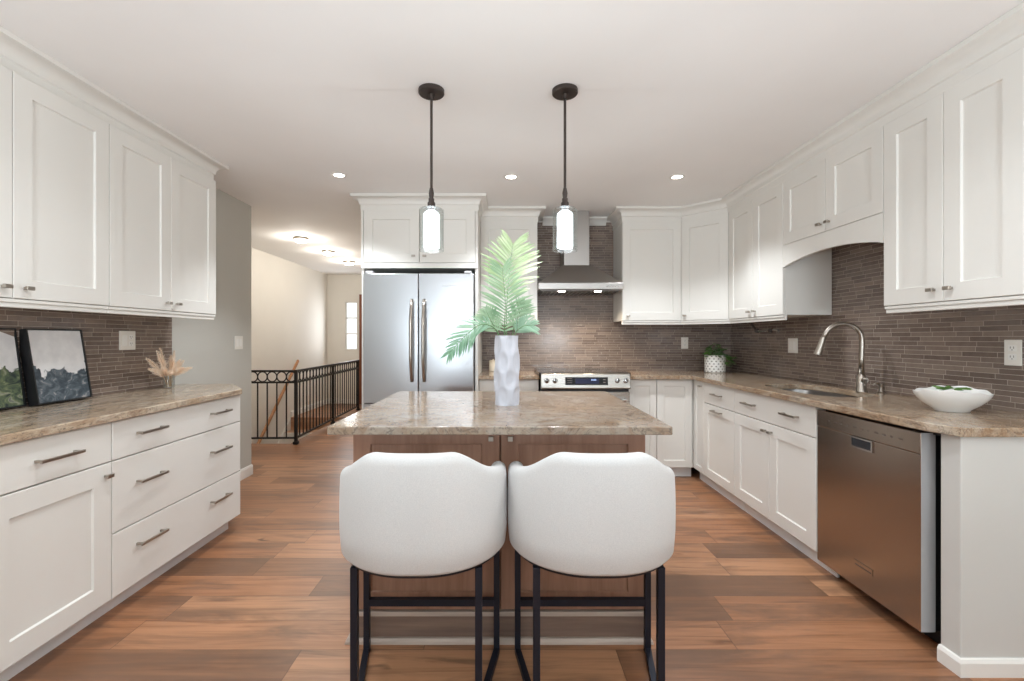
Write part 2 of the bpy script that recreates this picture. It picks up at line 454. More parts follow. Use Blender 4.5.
def window(name, x0, x1, z0, z1, y, bars_z, bars_x, label, fw=.025):
    r = thing(name, label, 'window', ((x0+x1)/2, y, z0)); r['kind'] = 'structure'
    hw, h = (x1-x0)/2, z1-z0
    b = NB()
    box(b, -hw, -hw+fw, -.03, .03, 0, h); box(b, hw-fw, hw, -.03, .03, 0, h); box(b, -hw+fw, hw-fw, -.03, .03, 0, fw); box(b, -hw+fw, hw-fw, -.03, .03, h-fw, h)
    obj('frame', b, 'trim', r)
    b = NB()
    for k in bars_z: box(b, -hw+fw, hw-fw, -.015, .015, k*h-.012, k*h+.012)
    for k in bars_x: box(b, -hw+k*2*hw-.02, -hw+k*2*hw+.02, -.016, .016, fw, h-fw)
    obj('muntins', b, 'trim', r)
    b = NB(); box(b, -hw+fw, hw-fw, -.003, .003, fw, h-fw); obj('pane', b, 'glass', r)
window('window_1', *w, HY+.05, (1/3, 2/3), (), 'narrow three pane sidelight window in the entry wall', .012)
window('window_2', *q, -3.57, (), (1/3, 2/3), 'wide window behind the camera')
# front door of the entry, its brown jamb just shows beside the fridge
d = thing('door_1', 'red brown wooden entry door beside the narrow sidelight', 'door', (-2.74, HY-.001, 0)); d['kind'] = 'structure'
b = NB(); box(b, 0, .06, -.05, 0, 0, 2.06); box(b, .97, 1.03, -.05, 0, 0, 2.06); box(b, .06, .97, -.05, 0, 2.02, 2.06); obj('jamb', b, 'doorwood', d)
b = NB(); frontpanel(b, .062, .968, .01, 2.018, .03, True, .13); obj('door_panel', b, 'doorwood', d)
b = NB()
for z in (.25, 1.05, 1.80): box(b, .05, .066, -.056, -.03, z, z+.09)
obj('hinge', b, 'bronze', d)
def baseboard(name, x0, x1, y0, y1, label, along):
    b = NB()
    if along == 'y':
        s = 1 if x1 > x0 else -1
        sweep(b, [(x0, y0), (x0, y1)], [(0, 0), (.014, 0), (.014, .075), (.008, .09), (0, .092)], -s)
    else: sweep(b, [(x0, y0), (x1, y0)], [(0, 0), (.014, 0), (.014, .075), (.008, .09), (0, .092)], -1)
    struct(name, b, 'trim', label, 'baseboard')
baseboard('baseboard_left', XL+.001, XL+1, 3.30, 4.19, 'short white baseboard under the grey wall', 'y')
baseboard('baseboard_hall', HX+.001, HX+1, 7.21, HY-.02, 'white baseboard along the upper hall wall', 'y')
baseboard('baseboard_far', HX+.02, -2.75, HY-.001, 0, 'white baseboard under the sidelight', 'x')

# stairwell: flight going down towards the camera, skirt board, handrail
st = thing('staircase', 'wooden stair flight descending behind the black railing', 'staircase', (0, 0, 0)); st['kind'] = 'structure'
rise, run = .19, .225
for i in range(9):
    y1 = 7.20-run*i; z = -rise*(i+1)
    b = NB(); box(b, HX+.016, -2.535, y1-run-.015, y1-.021, z-.03, z, .004); obj('tread', b, 'stairwood', st)
    b = NB(); box(b, HX+.016, -2.535, y1-.02, y1, z, z+rise-.002 if i else -.002); obj('riser', b, 'stairwood' if i == 0 else 'trim', st)
b = NB(); prof = [(7.2, -.001), (7.2, -.4), (5.1, -2.2), (5.1, -1.60)]
loft(b, [[(HX+.001, y, z) for y, z in prof], [(HX+.014, y, z) for y, z in prof]]); obj('skirt_board', b, 'trim', st)
b = NB(); box(b, -2.52, -2.44, 4.19, 7.28, -2.5, -.221); struct('wall_stairwell', b, 'wall_white', 'white wall under the landing edge', 'wall')
b = NB(); box(b, HX, -2.44, 4.19, 7.28, -2.6, -2.5); struct('floor_lower', b, 'floor', 'floor at the foot of the stairs', 'floor')
b = NB(); box(b, HX, -2.52, 7.221, 7.28, -2.5, -.221); struct('wall_under_hall', b, 'wall_white')
h = thing('stair_handrail', 'oak handrail sloping up the white stairwell wall', 'handrail', (HX, 0, 0))
p0, p1 = Vector((.07, 5.95, -.33)), Vector((.07, 7.32, .885))
b = NB(); bar(b, p0, p1, .032, .046); obj('rail', b, 'handrail', h, bevel=.012)
for k in (.12, .88):
    p = p0.lerp(p1, k); b = NB(); tube(b, [(0.001, p.y, p.z-.09), (.05, p.y, p.z-.09), (.07, p.y, p.z-.03)], .008, 8); obj('bracket', b, 'bronze', h, smooth=40)

# wrought iron railing
rl = thing('stair_railing', 'black wrought iron railing with a row of rings around the stairwell', 'railing', (-2.44, 5.37, 0), R(1.8))
RT, RM, RB_ = .855, .722, .075
def rail_run(ax, length, posts):
    """ax 'x' runs towards -x, 'y' runs towards +y, from the corner post"""
    f = (lambda d, z: (-d, 0, z)) if ax == 'x' else (lambda d, z: (0, d, z))
    for nm, z, hh, ww in (('top_rail', RT, .022, .034), ('middle_rail', RM, .02, .022), ('bottom_rail', RB_, .02, .022)):
        b = NB(); bar(b, f(0, z), f(length, z), ww, hh); obj(nm, b, 'iron', rl)
    n = int(round(length/.105)); sp = length/n
    for i in range(n):
        c = f((i+.5)*sp, (RT+RM)/2); b = NB(); rr = min(sp/2, .0535)+.002
        ring = []
        for k in range(20):
            a = 2*PI*k/20
            ring.append((c[0]+(rr*math.cos(a) if ax == 'x' else 0), c[1]+(rr*math.cos(a) if ax == 'y' else 0), c[2]+.0575*math.sin(a)))
        tube(b, ring, .0075, 6, closed=True); obj('ring', b, 'iron', rl, smooth=True)
        d = (i+1)*sp
        if i < n-1 and all(abs(d-p) > .05 for p in posts):
            b = NB(); bar(b, f(d, RB_), f(d, RM), .0125); obj('baluster', b, 'iron', rl)
    for p in posts:
        x, y, _ = f(p, 0)
        b = NB(); box(b, x-.017, x+.017, y-.017, y+.017, 0.0, RT+.014, .003); box(b, x-.03, x+.03, y-.03, y+.03, .0, .035, .01); obj('post', b, 'iron', rl)
rail_run('y', 2.52, (0, 1.26, 2.52))
rail_run('x', .88, ())

# backsplash tile
b = NB(); box(b, XL, XL+.008, 1.45, 3.18, .912, 1.42); struct('backsplash_left', b, 'tile_y', 'thin brown linear mosaic tile under the left wall cabinets', 'backsplash')
b = NB(); box(b, XR-.008, XR, 1.70, YB, .912, 2.0); struct('backsplash_right', b, 'tile_y', 'thin brown linear mosaic tile behind the sink', 'backsplash')
b = NB(); box(b, -.24, XR-.008, YB-.008, YB, .912, 2.40); struct('backsplash_back', b, 'tile_x', 'thin brown linear mosaic tile behind the range', 'backsplash')

# crown moldings
DT = 2.325
CROWN = [(-.03, DT-.012), (.0, DT-.012), (.004, DT-.010), (.004, DT+.035), (.012, DT+.040), (.014, DT+.050)] + \
        [(.014+.05*(1-math.cos(R(a))), DT+.050+.042*math.sin(R(a))) for a in (15, 30, 45, 60, 75, 90)] + [(.070, DT+.094), (.072, CEIL-.001), (-.03, CEIL-.001)]
FU = 2.005; CU = 1.938
b = NB(); sweep(b, [(-FU-.002, 1.40), (-FU-.002, 3.158), (XL+.002, 3.158)], CROWN, -1); struct('trim_1', b, 'cab', 'white crown molding above the left wall cabinets', 'crown molding', smooth=35)
b = NB(); sweep(b, [(XR-.002, 1.698), (CU-.018, 1.698), (CU-.018, 3.957), (1.632, 4.25), (1.084, 4.25), (1.084, YB-.009)], CROWN, 1)
struct('trim_2', b, 'cab', 'white crown molding above the sink side wall cabinets', 'crown molding', smooth=35)
b = NB(); sweep(b, [(.302, YB-.009), (.302, 4.25), (-.226, 4.25), (-.226, 3.882), (-1.214, 3.882), (-1.214, YB-.002)], CROWN, 1)
struct('trim_3', b, 'cab', 'white crown molding above the fridge cabinet', 'crown molding', smooth=35)
WC = [(0, CEIL-.075), (.01, CEIL-.075), (.016, CEIL-.06), (.035, CEIL-.04), (.062, CEIL-.022), (.07, CEIL-.018), (.07, CEIL-.001), (0, CEIL-.001)]
b = NB(); sweep(b, [(1.01, YB-.009), (.376, YB-.009)], WC, 1); struct('trim_4', b, 'cab', 'white crown molding along the tiled wall above the hood', 'crown molding', smooth=35)

# ------------------------------------------------------------------ cabinets
# local frame: x along the front, front face looks along -y with carcass front at y=0, z up
LEFT, RIGHT, BACK, DIAG = R(90), R(-90), 0.0, math.atan2(3.953-4.262, 1.938-1.632)
def pull(parent, x, z, ln=.15, yf=-.02, mt='nickel'):
    b = NB()
    for s in (-1, 1): box(b, x+s*(ln/2-.012)-.005, x+s*(ln/2-.012)+.005, yf-.028, yf, z-.005, z+.005)
    box(b, x-ln/2, x+ln/2, yf-.036, yf-.026, z-.006, z+.006, .002)
    return obj('pull', b, mt, parent)
def knob(parent, x, z, yf=-.02, w=.032, h=.016):
    b = NB(); box(b, x-.005, x+.005, yf-.018, yf, z-.005, z+.005); box(b, x-w/2, x+w/2, yf-.029, yf-.017, z-h/2, z+h/2, .002)
    return obj('knob', b, 'nickel', parent)
def door(parent, x0, x1, z0, z1, kn=None, pl=None, shaker=True, m='cab', stile=.075, name='door', g=.0015):
    b = NB(); frontpanel(b, x0+g, x1-g, z0+g, z1-g, shaker=shaker, stile=stile, y0=-.001)
    o = obj(name, b, m, parent)
    if kn: knob(o, *kn, yf=-.021)
    for p in (pl or []): pull(o, *p, yf=-.021)
    return o
def base_cabinet(label, loc, rz, w, depth, group=None, toe=.07, mat_='cab', x_toe0=0.0, x_toe1=None):
    r = thing('base_cabinet', label, 'cabinet', loc, rz, group)
    b = NB(); box(b, 0, w, 0, depth, .10, .878); obj('body', b, mat_, r)
    b = NB(); box(b, x_toe0, w if x_toe1 is None else x_toe1, toe, toe+.02, 0, .099); obj('toe_kick', b, 'toe', r)
    return r
def wall_cabinet(label, loc, rz, w, depth, z0, z1=DT+.005, rail=True, group=None, m='cab', rail_sides=(0, 0)):
    r = thing('wall_cabinet', label, 'cabinet', (loc[0], loc[1], z0), rz, group)
    b = NB(); box(b, 0, w, 0, depth, 0, z1-z0); obj('body', b, m, r)
    if rail:
        b = NB(); box(b, 0, w, -.016, .012, -.016, -.001, .003); box(b, 0, w, -.008, .012, -.036, -.016, .003)
        obj('light_rail', b, m, r)
    return r
# --- left run
XLF = -1.73
lb = base_cabinet('white base cabinet with one shaker door under one drawer, left counter', (XLF, 1.50, 0), LEFT, .499, .565)
dr = door(lb, 0, .499, .705, .876, pl=[(.25, .79, .175)], shaker=False, name='drawer')
door(lb, 0, .499, .103, .702, kn=(.465, .65), stile=.085)
lb2 = base_cabinet('white three drawer base cabinet with six bar pulls, left counter', (XLF, 2.0, 0), LEFT, .97, .565, x_toe1=.99)
for z0, z1, zp in ((.705, .876, .80), (.386, .702, .575), (.103, .383, .285)):
    door(lb2, .001, .97, z0, z1, shaker=False, name='drawer', pl=[(.21, zp, .17), (.745, zp, .17)])
b = NB(); prism(b, [(.971, -.02), (.985, -.012), (1.24, .20), (1.24, .565), (.971, .565)], .10, .878); obj('end_panel', b, 'cab', lb2, bevel=.004)
b = NB(); prism(b, [(.991, .07), (1.19, .235), (1.19, .26), (.991, .10)], 0, .099); obj('toe_kick', b, 'toe', lb2)
b = NB()
poly = [(-1.682, 1.47), (-1.682, 2.93)] + [(-1.682-.05*(1-math.cos(R(a))), 2.93+.055*math.sin(R(a))) for a in (15, 30, 50)] + [(-1.90, 3.24), (-1.925, 3.262), (-1.96, 3.275), (XL+.009, 3.275), (XL+.009, 1.47)]
prism(b, poly, .88, .914); tag(obj('countertop', b, 'granite_left', bevel=.005), 'beige brown granite countertop on the left cabinets with clipped far corner', 'countertop')
GL = 'wall cabinets on the left wall'
lw1 = wall_cabinet('white two door wall cabinet nearest the left edge, above the framed paintings', (-FU-.0, 1.40, 0), LEFT, .908, .294, 1.40, group=GL)
door(lw1, 0, .455, 0, .918, kn=(.415, .045)); door(lw1, .455, .908, 0, .918, kn=(.50, .045))
lw2 = wall_cabinet('white two door wall cabinet at the end of the left run beside grey wall', (-FU-.0, 2.309, 0), LEFT, .851, .294, 1.40, group=GL)
door(lw2, 0, .426, 0, .918, kn=(.386, .045)); door(lw2, .426, .851, 0, .918, kn=(.466, .045))
# --- right run
XRF = 1.672
rb0 = base_cabinet('narrow white one door base cabinet in the corner by the range', (XRF, 4.055, 0), RIGHT, .237, .58, toe=.045)
door(rb0, .03, .236, .103, .876, kn=(.19, .835), stile=.045)
rb1 = base_cabinet('white pull out base cabinet with drawer, second from the corner', (XRF, 3.817, 0), RIGHT, .506, .58, toe=.045)
door(rb1, 0, .506, .708, .876, pl=[(.253, .795, .15)], shaker=False, name='drawer'); door(rb1, 0, .506, .103, .705, pl=[(.253, .665, .15)], stile=.07)
rb2 = thing('base_cabinet', 'white sink base cabinet with two doors and two pulls beside the dishwasher', 'cabinet', (XRF, 3.31, 0), RIGHT)
b = NB(); box(b, 0, .018, 0, .58, .10, .878); box(b, .848, .866, 0, .58, .10, .878); box(b, .018, .848, 0, .58, .10, .118); box(b, .018, .848, .565, .58, .118, .878); box(b, .018, .848, 0, .018, .118, .878); obj('body', b, 'cab', rb2)
b = NB(); box(b, 0, .866, .045, .06, 0, .092, .003); obj('toe_kick', b, 'toe', rb2)
door(rb2, 0, .866, .708, .876, pl=[(.215, .795, .15), (.66, .795, .15)], shaker=False, name='drawer_front')
door(rb2, 0, .433, .103, .705, kn=(.40, .655), stile=.075); door(rb2, .433, .866, .103, .705, kn=(.466, .655), stile=.075)
ep = thing('end_panel', 'white end panel and post closing the sink run beside the dishwasher', 'cabinet panel', (XRF, 1.77, 0), RIGHT)
b = NB(); box(b, 0, .078, .004, .585, 0, .878, .003); obj('post', b, 'panel', ep)
b = NB(); sweep(b, [(-.0, .004), (.078, .004), (.078, .585)], [(0, 0), (.014, 0), (.014, .05), (.008, .062), (0, .064)], -1); obj('baseboard', b, 'trim', ep)
b = NB()
cp = [(1.655, 1.665), (1.622, 1.78)][::1] + [(1.615, 2.0), (1.615, 3.98), (1.066, 3.98), (1.066, YB-.009), (XR-.009, YB-.009), (XR-.009, 1.665)] + 0*[(1.645, 1.68), (XR-.009, 1.68), (XR-.009, YB-.009), (1.066, YB-.009), (1.066, 3.98), (1.645, 3.98)]
hole = [(1.955+.195*math.copysign(abs(math.cos(a))**.6, math.cos(a)), 2.89+.36*math.copysign(abs(math.sin(a))**.6, math.sin(a))) for a in [2*PI*i/40 for i in range(40)]]
es = []
for loop in (cp, hole):
    vs = [b.verts.new((x, y, .88)) for x, y in loop]
    es += [b.edges.new((vs[i], vs[(i+1) % len(vs)])) for i in range(len(vs))]
bmesh.ops.triangle_fill(b, use_beauty=True, use_dissolve=False, edges=es)
g = bmesh.ops.extrude_face_region(b, geom=b.faces[:])
bmesh.ops.translate(b, verts=[v for v in g['geom'] if isinstance(v, bmesh.types.BMVert)], vec=(0, 0, .034))
tag(obj('countertop', b, 'granite_right', bevel=.004), 'brown granite L shaped countertop around the sink and corner', 'countertop')
b = NB(); box(b, -.234, .298, 3.98, YB-.009, .88, .914, .004); tag(obj('countertop', b, 'granite_right'), 'short brown granite countertop between fridge and range', 'countertop')
sk = thing('kitchen_sink', 'stainless undermount sink set in the brown granite counter', 'sink', (1.955, 2.89, .88))
b = NB(); rings = []
for rx, ry, z in ((.215, .38, -.002), (.196, .362, -.002), (.19, .355, -.04), (.18, .34, -.17), (.15, .30, -.195), (.02, .03, -.20)):
    rings.append([(rx*math.copysign(abs(math.cos(a))**.6, math.cos(a)), ry*math.copysign(abs(math.sin(a))**.6, math.sin(a)), z) for a in [2*PI*i/40 for i in range(40)]])
loft(b, rings, True, False, True); obj('basin', b, 'sinksteel', sk, smooth=40)
b = NB(); lathe(b, [(.045, -.196), (.045, -.190), (.03, -.190), (.025, -.194)], 24); obj('drain', b, 'chrome', sk, smooth=40)
GU = 'wall cabinets on the sink wall'
X_U = CU+.0
ua = wall_cabinet('white two door wall cabinet left of the sink above the paper towel holder', (CU, 3.948, 0), RIGHT, .772, .318, 1.40, group=GU)
door(ua, 0, .386, 0, .918, kn=(.346, .045)); door(ua, .386, .772, 0, .918, kn=(.426, .045))
us = wall_cabinet('short white two door wall cabinet with arched valance over the sink', (CU, 3.175, 0), RIGHT, .843, .318, 1.878, rail=False, group=GU)
door(us, 0, .4215, 0, .44, kn=(.385, .05)); door(us, .4215, .843, 0, .44, kn=(.458, .05))
b = NB()
N = 24; top = [(.843*i/N, -.002) for i in range(N+1)]
bot = [(.843*i/N, -.155+.052*max(0, math.sin(PI*i/N))**.8) for i in range(N+1)]
pl = top + bot[::-1]
loft(b, [[(x, -.021, z) for x, z in pl], [(x, .0, z) for x, z in pl]]); obj('valance', b, 'cab', us)
ub = wall_cabinet('large white two door wall cabinet nearest the camera above the salad bowl', (CU, 2.331, 0), RIGHT, .634, .318, 1.40, group=GU)
door(ub, 0, .317, 0, .918, kn=(.277, .055)); door(ub, .317, .634, 0, .918, kn=(.357, .055))
ud = thing('wall_cabinet', 'white diagonal corner wall cabinet with one door', 'cabinet', (1.632, 4.262, 1.40), DIAG, 'wall cabinets on the range wall')
# pentagon carcass in the diagonal's own frame
LD = math.hypot(CU-1.632, 4.262-3.953)
def todiag(x, y):
    dx, dy = x-1.632, y-4.262; c, s = math.cos(-DIAG), math.sin(-DIAG)
    return (dx*c-dy*s, dx*s+dy*c)
b = NB(); prism(b, [todiag(*p) for p in ((1.634, 4.262), (CU, 3.953), (XR-.012, 3.953), (XR-.012, YB-.012), (1.634, YB-.012))], 0, DT+.005-1.40); obj('body', b, 'cab', ud)
door(ud, .01, LD-.01, 0, .918, kn=(.05, .045))
b = NB(); box(b, 0, LD, -.016, .012, -.016, -.001, .003); box(b, 0, LD, -.008, .012, -.036, -.016, .003); obj('light_rail', b, 'cab', ud)
GB = 'wall cabinets on the range wall'
uc = wall_cabinet('white one door wall cabinet right of the range hood', (1.084, 4.268, 0), BACK, .546, .34, 1.40, group=GB)
door(uc, .0, .546, 0, .918, kn=(.05, .045))
un = wall_cabinet('tall white one door wall cabinet between fridge and range hood', (-.228, 4.268, 0), BACK, .528, .34, 1.40, group=GB)
door(un, 0, .528, 0, .918, kn=(.485, .045))
# --- back run
bb = base_cabinet('white two door base cabinet right of the range', (1.068, 4.055, 0), BACK, .60, .55)
door(bb, .0, .262, .103, .876, stile=.055, kn=None); door(bb, .264, .575, .103, .876, stile=.06)
bl = base_cabinet('white base cabinet with drawer between fridge and range', (-.228, 4.055, 0), BACK, .524, .55)
door(bl, 0, .524, .708, .876, shaker=False, name='drawer', pl=[(.262, .795, .13)]); door(bl, 0, .262, .103, .705, kn=(.225, .65)); door(bl, .262, .524, .103, .705, kn=(.30, .65))
# fridge surround cabinet
fc = thing('fridge_cabinet', 'white two door cabinet above the stainless fridge with side panels', 'cabinet', (-1.214, 3.90, 0))
b = NB(); box(b, 0, .984, 0, .70, 1.83, DT+.005); obj('body', b, 'cab', fc)
b = NB(); box(b, 0, .02, 0, .70, 0, 1.829); obj('side_panel', b, 'cab', fc)
b = NB(); box(b, .962, .984, -.002, .70, 0, 1.829); obj('side_panel', b, 'cab', fc)
door(fc, .02, .49, 1.875, DT-.006, kn=(.445, 1.93)); door(fc, .493, .964, 1.875, DT-.006, kn=(.538, 1.93))
b = NB(); box(b, .0, .018, -.021, 0, 1.83, DT-.006); box(b, .966, .984, -.021, 0, 1.83, DT-.006); box(b, .018, .966, -.021, 0, 1.83, 1.872); obj('face_frame', b, 'cab', fc)

# ------------------------------------------------------------------ appliances
fr = thing('refrigerator', 'stainless steel french door refrigerator under the fridge cabinet', 'refrigerator', (-1.165, 3.77, 0))
b = NB(); box(b, .004, .906, .075, .76, .02, 1.775, .004); obj('body', b, mat('fridge_case', srgb(70, 72, 75), .5), fr)
def convex(bm, x0, x1, z0, z1, depth=.07, bulge=.003):
    n = 10; front = [(x0+(x1-x0)*i/n, -bulge*(1-(2*i/n-1)**2)) for i in range(n+1)]
    poly = front+[(x1, depth), (x0, depth)]
    prism(bm, poly, z0, z1); return bm
for k, (x0, x1, hx) in enumerate(((.003, .4525, .405), (.4575, .907, .505))):
    b = NB(); convex(b, x0, x1, .705, 1.77); dd = obj('door', b, 'steel', fr, smooth=30, bevel=.004)
    b = NB(); pts = []
    for i in range(13):
        u = i/12; pts.append((hx, -.022-.045*min(1, 4*u, 4*(1-u))-.006*math.sin(PI*u), .885+.67*u))
    tube(b, pts, .0125, 10); obj('handle', b, 'nickel', dd, smooth=True)
b = NB(); convex(b, .003, .907, .07, .698); fz = obj('freezer_drawer', b, 'steel', fr, smooth=30, bevel=.004)
b = NB(); tube(b, [(.10, -.02, .62), (.10, -.06, .62), (.30, -.066, .62), (.61, -.066, .62), (.81, -.06, .62), (.81, -.02, .62)], .0125, 10); obj('handle', b, 'nickel', fz, smooth=40)
for x in (.02, .83):
    b = NB(); box(b, x, x+.06, .0, .07, 1.772, 1.79, .004); obj('hinge_cover', b, 'greystrip', fr)
b = NB(); box(b, .66, .78, -.0050, -.0005, 1.668, 1.676); obj('badge', b, 'greystrip', fr)

rg = thing('range', 'stainless slide in range with black glass cooktop and front knobs', 'range', (.305, 3.905, 0))
RW = .757
b = NB(); box(b, .004, RW-.004, .03, .66, .02, .90); obj('body', b, mat('range_case', srgb(60, 60, 62), .5), rg)
b = NB(); box(b, -.014, RW+.014, .03, .67, .9155, .944, .003); box(b, .0, RW, .028, .66, .90, .915); obj('cooktop', b, 'blackglass', rg)
for x, y, rr in ((.2, .22, .1), (.56, .22, .085), (.2, .49, .075), (.56, .49, .11)):
    b = NB(); lathe(b, [(rr, .9443), (rr, .9447), (rr-.006, .9447), (rr-.006, .9443)], 40, (x, y, 0), False, False); obj('burner_ring', b, 'mark', rg, smooth=30)
b = NB(); pr = [(.029, .942), (-.005, .934), (-.024, .816), (-.012, .806), (.028, .806), (.029, .915)]
loft(b, [[(.0, y, z) for y, z in pr], [(RW, y, z) for y, z in pr]]); cpn = obj('control_panel', b, 'rangesteel', rg, bevel=.004)
def onpanel(u): return -.005+(-.024+.005)*u, .934+(.816-.934)*u
def tiltbox(bm, x0, x1, u0, u1, t):
    ya, za = onpanel(u0); yb, zb = onpanel(u1)
    ny, nz = -.987, .158
    loft(bm, [[(x0, ya, za), (x1, ya, za), (x1, yb, zb), (x0, yb, zb)], [(x0, ya+ny*t, za+nz*t), (x1, ya+ny*t, za+nz*t), (x1, yb+ny*t, zb+nz*t), (x0, yb+ny*t, zb+nz*t)]])
b = NB(); tiltbox(b, .205, .565, .22, .78, .003); dp = obj('display', b, 'blackglass', cpn)
b = NB(); tiltbox(b, .29, .49, .32, .68, .0035); obj('screen', b, 'display', dp)
b = NB()
for k in range(4): tiltbox(b, .425+k*.011, .432+k*.011, .36, .47, .0042)
obj('digits', b, 'digits', dp)
b = NB()
for k in range(3): tiltbox(b, .222, .262, .30+k*.15, .335+k*.15, .0042)
for k in range(2): tiltbox(b, .525, .545, .36+k*.2, .42+k*.2, .0042)
obj('touch_marks', b, 'mark', dp)
for x in (.048, .118, .645, .715):
    y, z = onpanel(.47); b = NB()
    lathe(b, [(.022, 0), (.022, .006), (.018, .008), (.016, .03), (.010, .033)], 20)
    bmesh.ops.transform(b, matrix=Matrix.Translation((x, y, z)) @ Matrix.Rotation(R(81), 4, 'X'), verts=b.verts[:])
    k = obj('knob', b, 'chrome', cpn, smooth=40)
    b = NB(); box(b, x-.003, x+.003, y-.042, y-.028, z-.013, z+.022); obj('knob_grip', b, 'black', k)
b = NB(); box(b, .004, RW-.004, -.012, .029, .21, .782, .004); od = obj('oven_door', b, 'rangesteel', rg)
b = NB(); box(b, .12, RW-.12, -.015, -.0125, .32, .62); obj('oven_window', b, 'blackglass', od)
b = NB(); tube(b, [(.05, -.012, .72), (.05, -.06, .72), (RW-.05, -.06, .72), (RW-.05, -.012, .72)], .012, 10); obj('handle', b, 'chrome', od, smooth=40)
b = NB(); box(b, .004, RW-.004, -.008, .029, .04, .20, .004); obj('storage_drawer', b, 'rangesteel', rg)

hd = thing('range_hood', 'stainless chimney range hood over the range', 'range hood', (.30, YB-.009, 1.66))
HW = .76; HD = .50
b = NB(); box(b, 0, HW, -HD, 0, .015, .075, .004); obj('rim', b, 'hoodsteel', hd)
b = NB()
loft(b, [[(0.004, -HD+.004, .076), (HW-.004, -HD+.004, .076), (HW-.004, 0, .076), (.004, 0, .076)],
         [(.24, -.30, .262), (.51, -.30, .262), (.51, 0, .262), (.24, 0, .262)]]); obj('canopy', b, 'hoodsteel', hd)
b = NB(); box(b, .255, .495, -.28, 0, .263, CEIL-1.66-.002, .003); obj('chimney', b, 'hoodsteel', hd)
b = NB(); box(b, .02, HW-.02, -HD+.02, -.02, .006, .014); fl = obj('filter', b, mat('filter_steel', srgb(120, 116, 112), .45, 1), hd)
b = NB()
for i in range(17): box(b, .05+i*.04, .058+i*.04, -HD+.12, -.05, .001, .0055)
obj('filter_slats', b, 'rangesteel', fl)
for x in (.215, .545):
    b = NB(); lathe(b, [(.033, .001), (.033, .0055), (.03, .0058)], 20, (x, -HD+.07, 0)); lp = obj('hood_lamp', b, 'lens', hd)
    lamp('hood_light', 'SPOT', (x, -HD+.07, -.012), P_HOOD*4, (1, .84, .66), hd, (R(12), 0, 0), spot_size=R(120), spot_blend=.8, shadow_soft_size=.03)
for k in range(5):
    b = NB(); lathe(b, [(.008, 0), (.008, .006), (.006, .008)], 14)
    bmesh.ops.transform(b, matrix=Matrix.Translation((.615+k*.024, -HD, .046)) @ Matrix.Rotation(R(90), 4, 'X'), verts=b.verts[:]); obj('button', b, 'chrome', hd, smooth=40)

dw = thing('dishwasher', 'stainless dishwasher between the sink cabinet and the end panel', 'dishwasher', (XRF, 2.442, 0), RIGHT)
DW = .611
b = NB(); box(b, .004, DW-.004, .042, .55, .07, .855); obj('body', b, 'black', dw)
DF = -.017
b = NB(); box(b, .004, DW, DF, .04, .068, .775, .002); dd = obj('door', b, 'dwsteel', dw)
b = NB(); box(b, DW+.0002, DW+.002, DF+.001, .04, .07, .862); obj('edge_strip', b, 'greystrip', dd)
b = NB(); box(b, .004, DW, DF-.002, .04, .777, .862, .003); cpd = obj('control_panel', b, 'dwsteel', dw)
b = NB()
for k in range(11): box(b, .09+k*.042, .09+k*.042+(.02 if k % 3 else .012), DF-.0026, DF-.0021, .815, .8205)
obj('control_marks', b, 'mark', cpd)
b = NB()
x0, x1, z0, z1 = .245, .375, .722, .774
box(b, x0, x1, DF-.006, DF-.0005, z0, z0+.008); box(b, x0, x0+.008, DF-.006, DF-.0005, z0+.008, z1); box(b, x1-.008, x1, DF-.006, DF-.0005, z0+.008, z1); box(b, x0+.008, x1-.008, DF-.006, DF-.0005, z1-.006, z1); obj('pocket_frame', b, 'chrome', dd)
b = NB(); box(b, x0+.009, x1-.009, DF-.002, DF-.0005, z0+.009, z1-.007); obj('pocket_handle', b, mat('pocket_dark', srgb(70, 74, 80), .35, .6), dd)
b = NB(); x0, x1, z0, z1 = .262, .372, .165, .195
box(b, x0, x1, DF-.003, DF-.0005, z1-.004, z1); box(b, x0, x1, DF-.002, DF-.0005, z0, z1-.005); obj('badge', b, 'dwsteel', dd)
b = NB()
for k in range(8): box(b, x0+.01+k*.012, x0+.018+k*.012, DF-.0026, DF-.0021, z0+.008, z0+.014)
obj('badge_letters', b, 'darkmark', dd)
b = NB(); box(b, .004, DW+.055, .085, .1, .0, .066); obj('toe_panel', b, 'black', dw)
b = NB(); box(b, .0005, .064, .045, .06, 0, .06, .003); obj('toe_kick_end', b, 'toe', dw)
b = NB(); box(b, .002, DW+.058, .03, .06, .856, .879); box(b, DW+.046, DW+.058, .03, .06, .07, .8555); obj('gap_shade', b, 'black', dw)  # black strips stand in for the shade in the gaps around the door

# ------------------------------------------------------------------ island
IX0, IX1, IY0, IY1 = -.619, .572, 1.89, 2.77
isl = thing('kitchen_island', 'brown stained wooden kitchen island base with two shaker doors', 'kitchen island', ((IX0+IX1)/2, IY0, 0))
hw = (IX1-IX0)/2
b = NB(); box(b, -hw, hw, .001, IY1-IY0, .0, .882); obj('body', b, 'walnut', isl)
for x0, x1, kx in ((-hw, .0025, -.033), (.0055, hw, .045)):
    dd = door(isl, x0, x1, .135, .881, m='walnut', stile=.07)
    knob(dd, kx, .835, -.021, .02, .02)
b = NB(); box(b, -hw, hw, -.018, 0, .024, .108); obj('toe_board', b, 'walnut_h', isl)
b = NB(); box(b, -hw, hw, -.024, 0, .110, .128, .002); obj('ledge', b, 'ledge', isl)
b = NB(); sweep(b, [(-hw, IY1-IY0), (-hw, -.001), (hw, -.001), (hw, IY1-IY0)], [(0, 0), (.030, 0), (.028, .010), (.020, .019), (.0, .022)], -1); obj('shoe_molding', b, 'ledge', isl)
b = NB(); box(b, -.655, .617, 1.69, 2.815, .883, .914, .004); tag(obj('countertop', b, 'granite_island'), 'pale beige granite island countertop with the white vase', 'countertop')

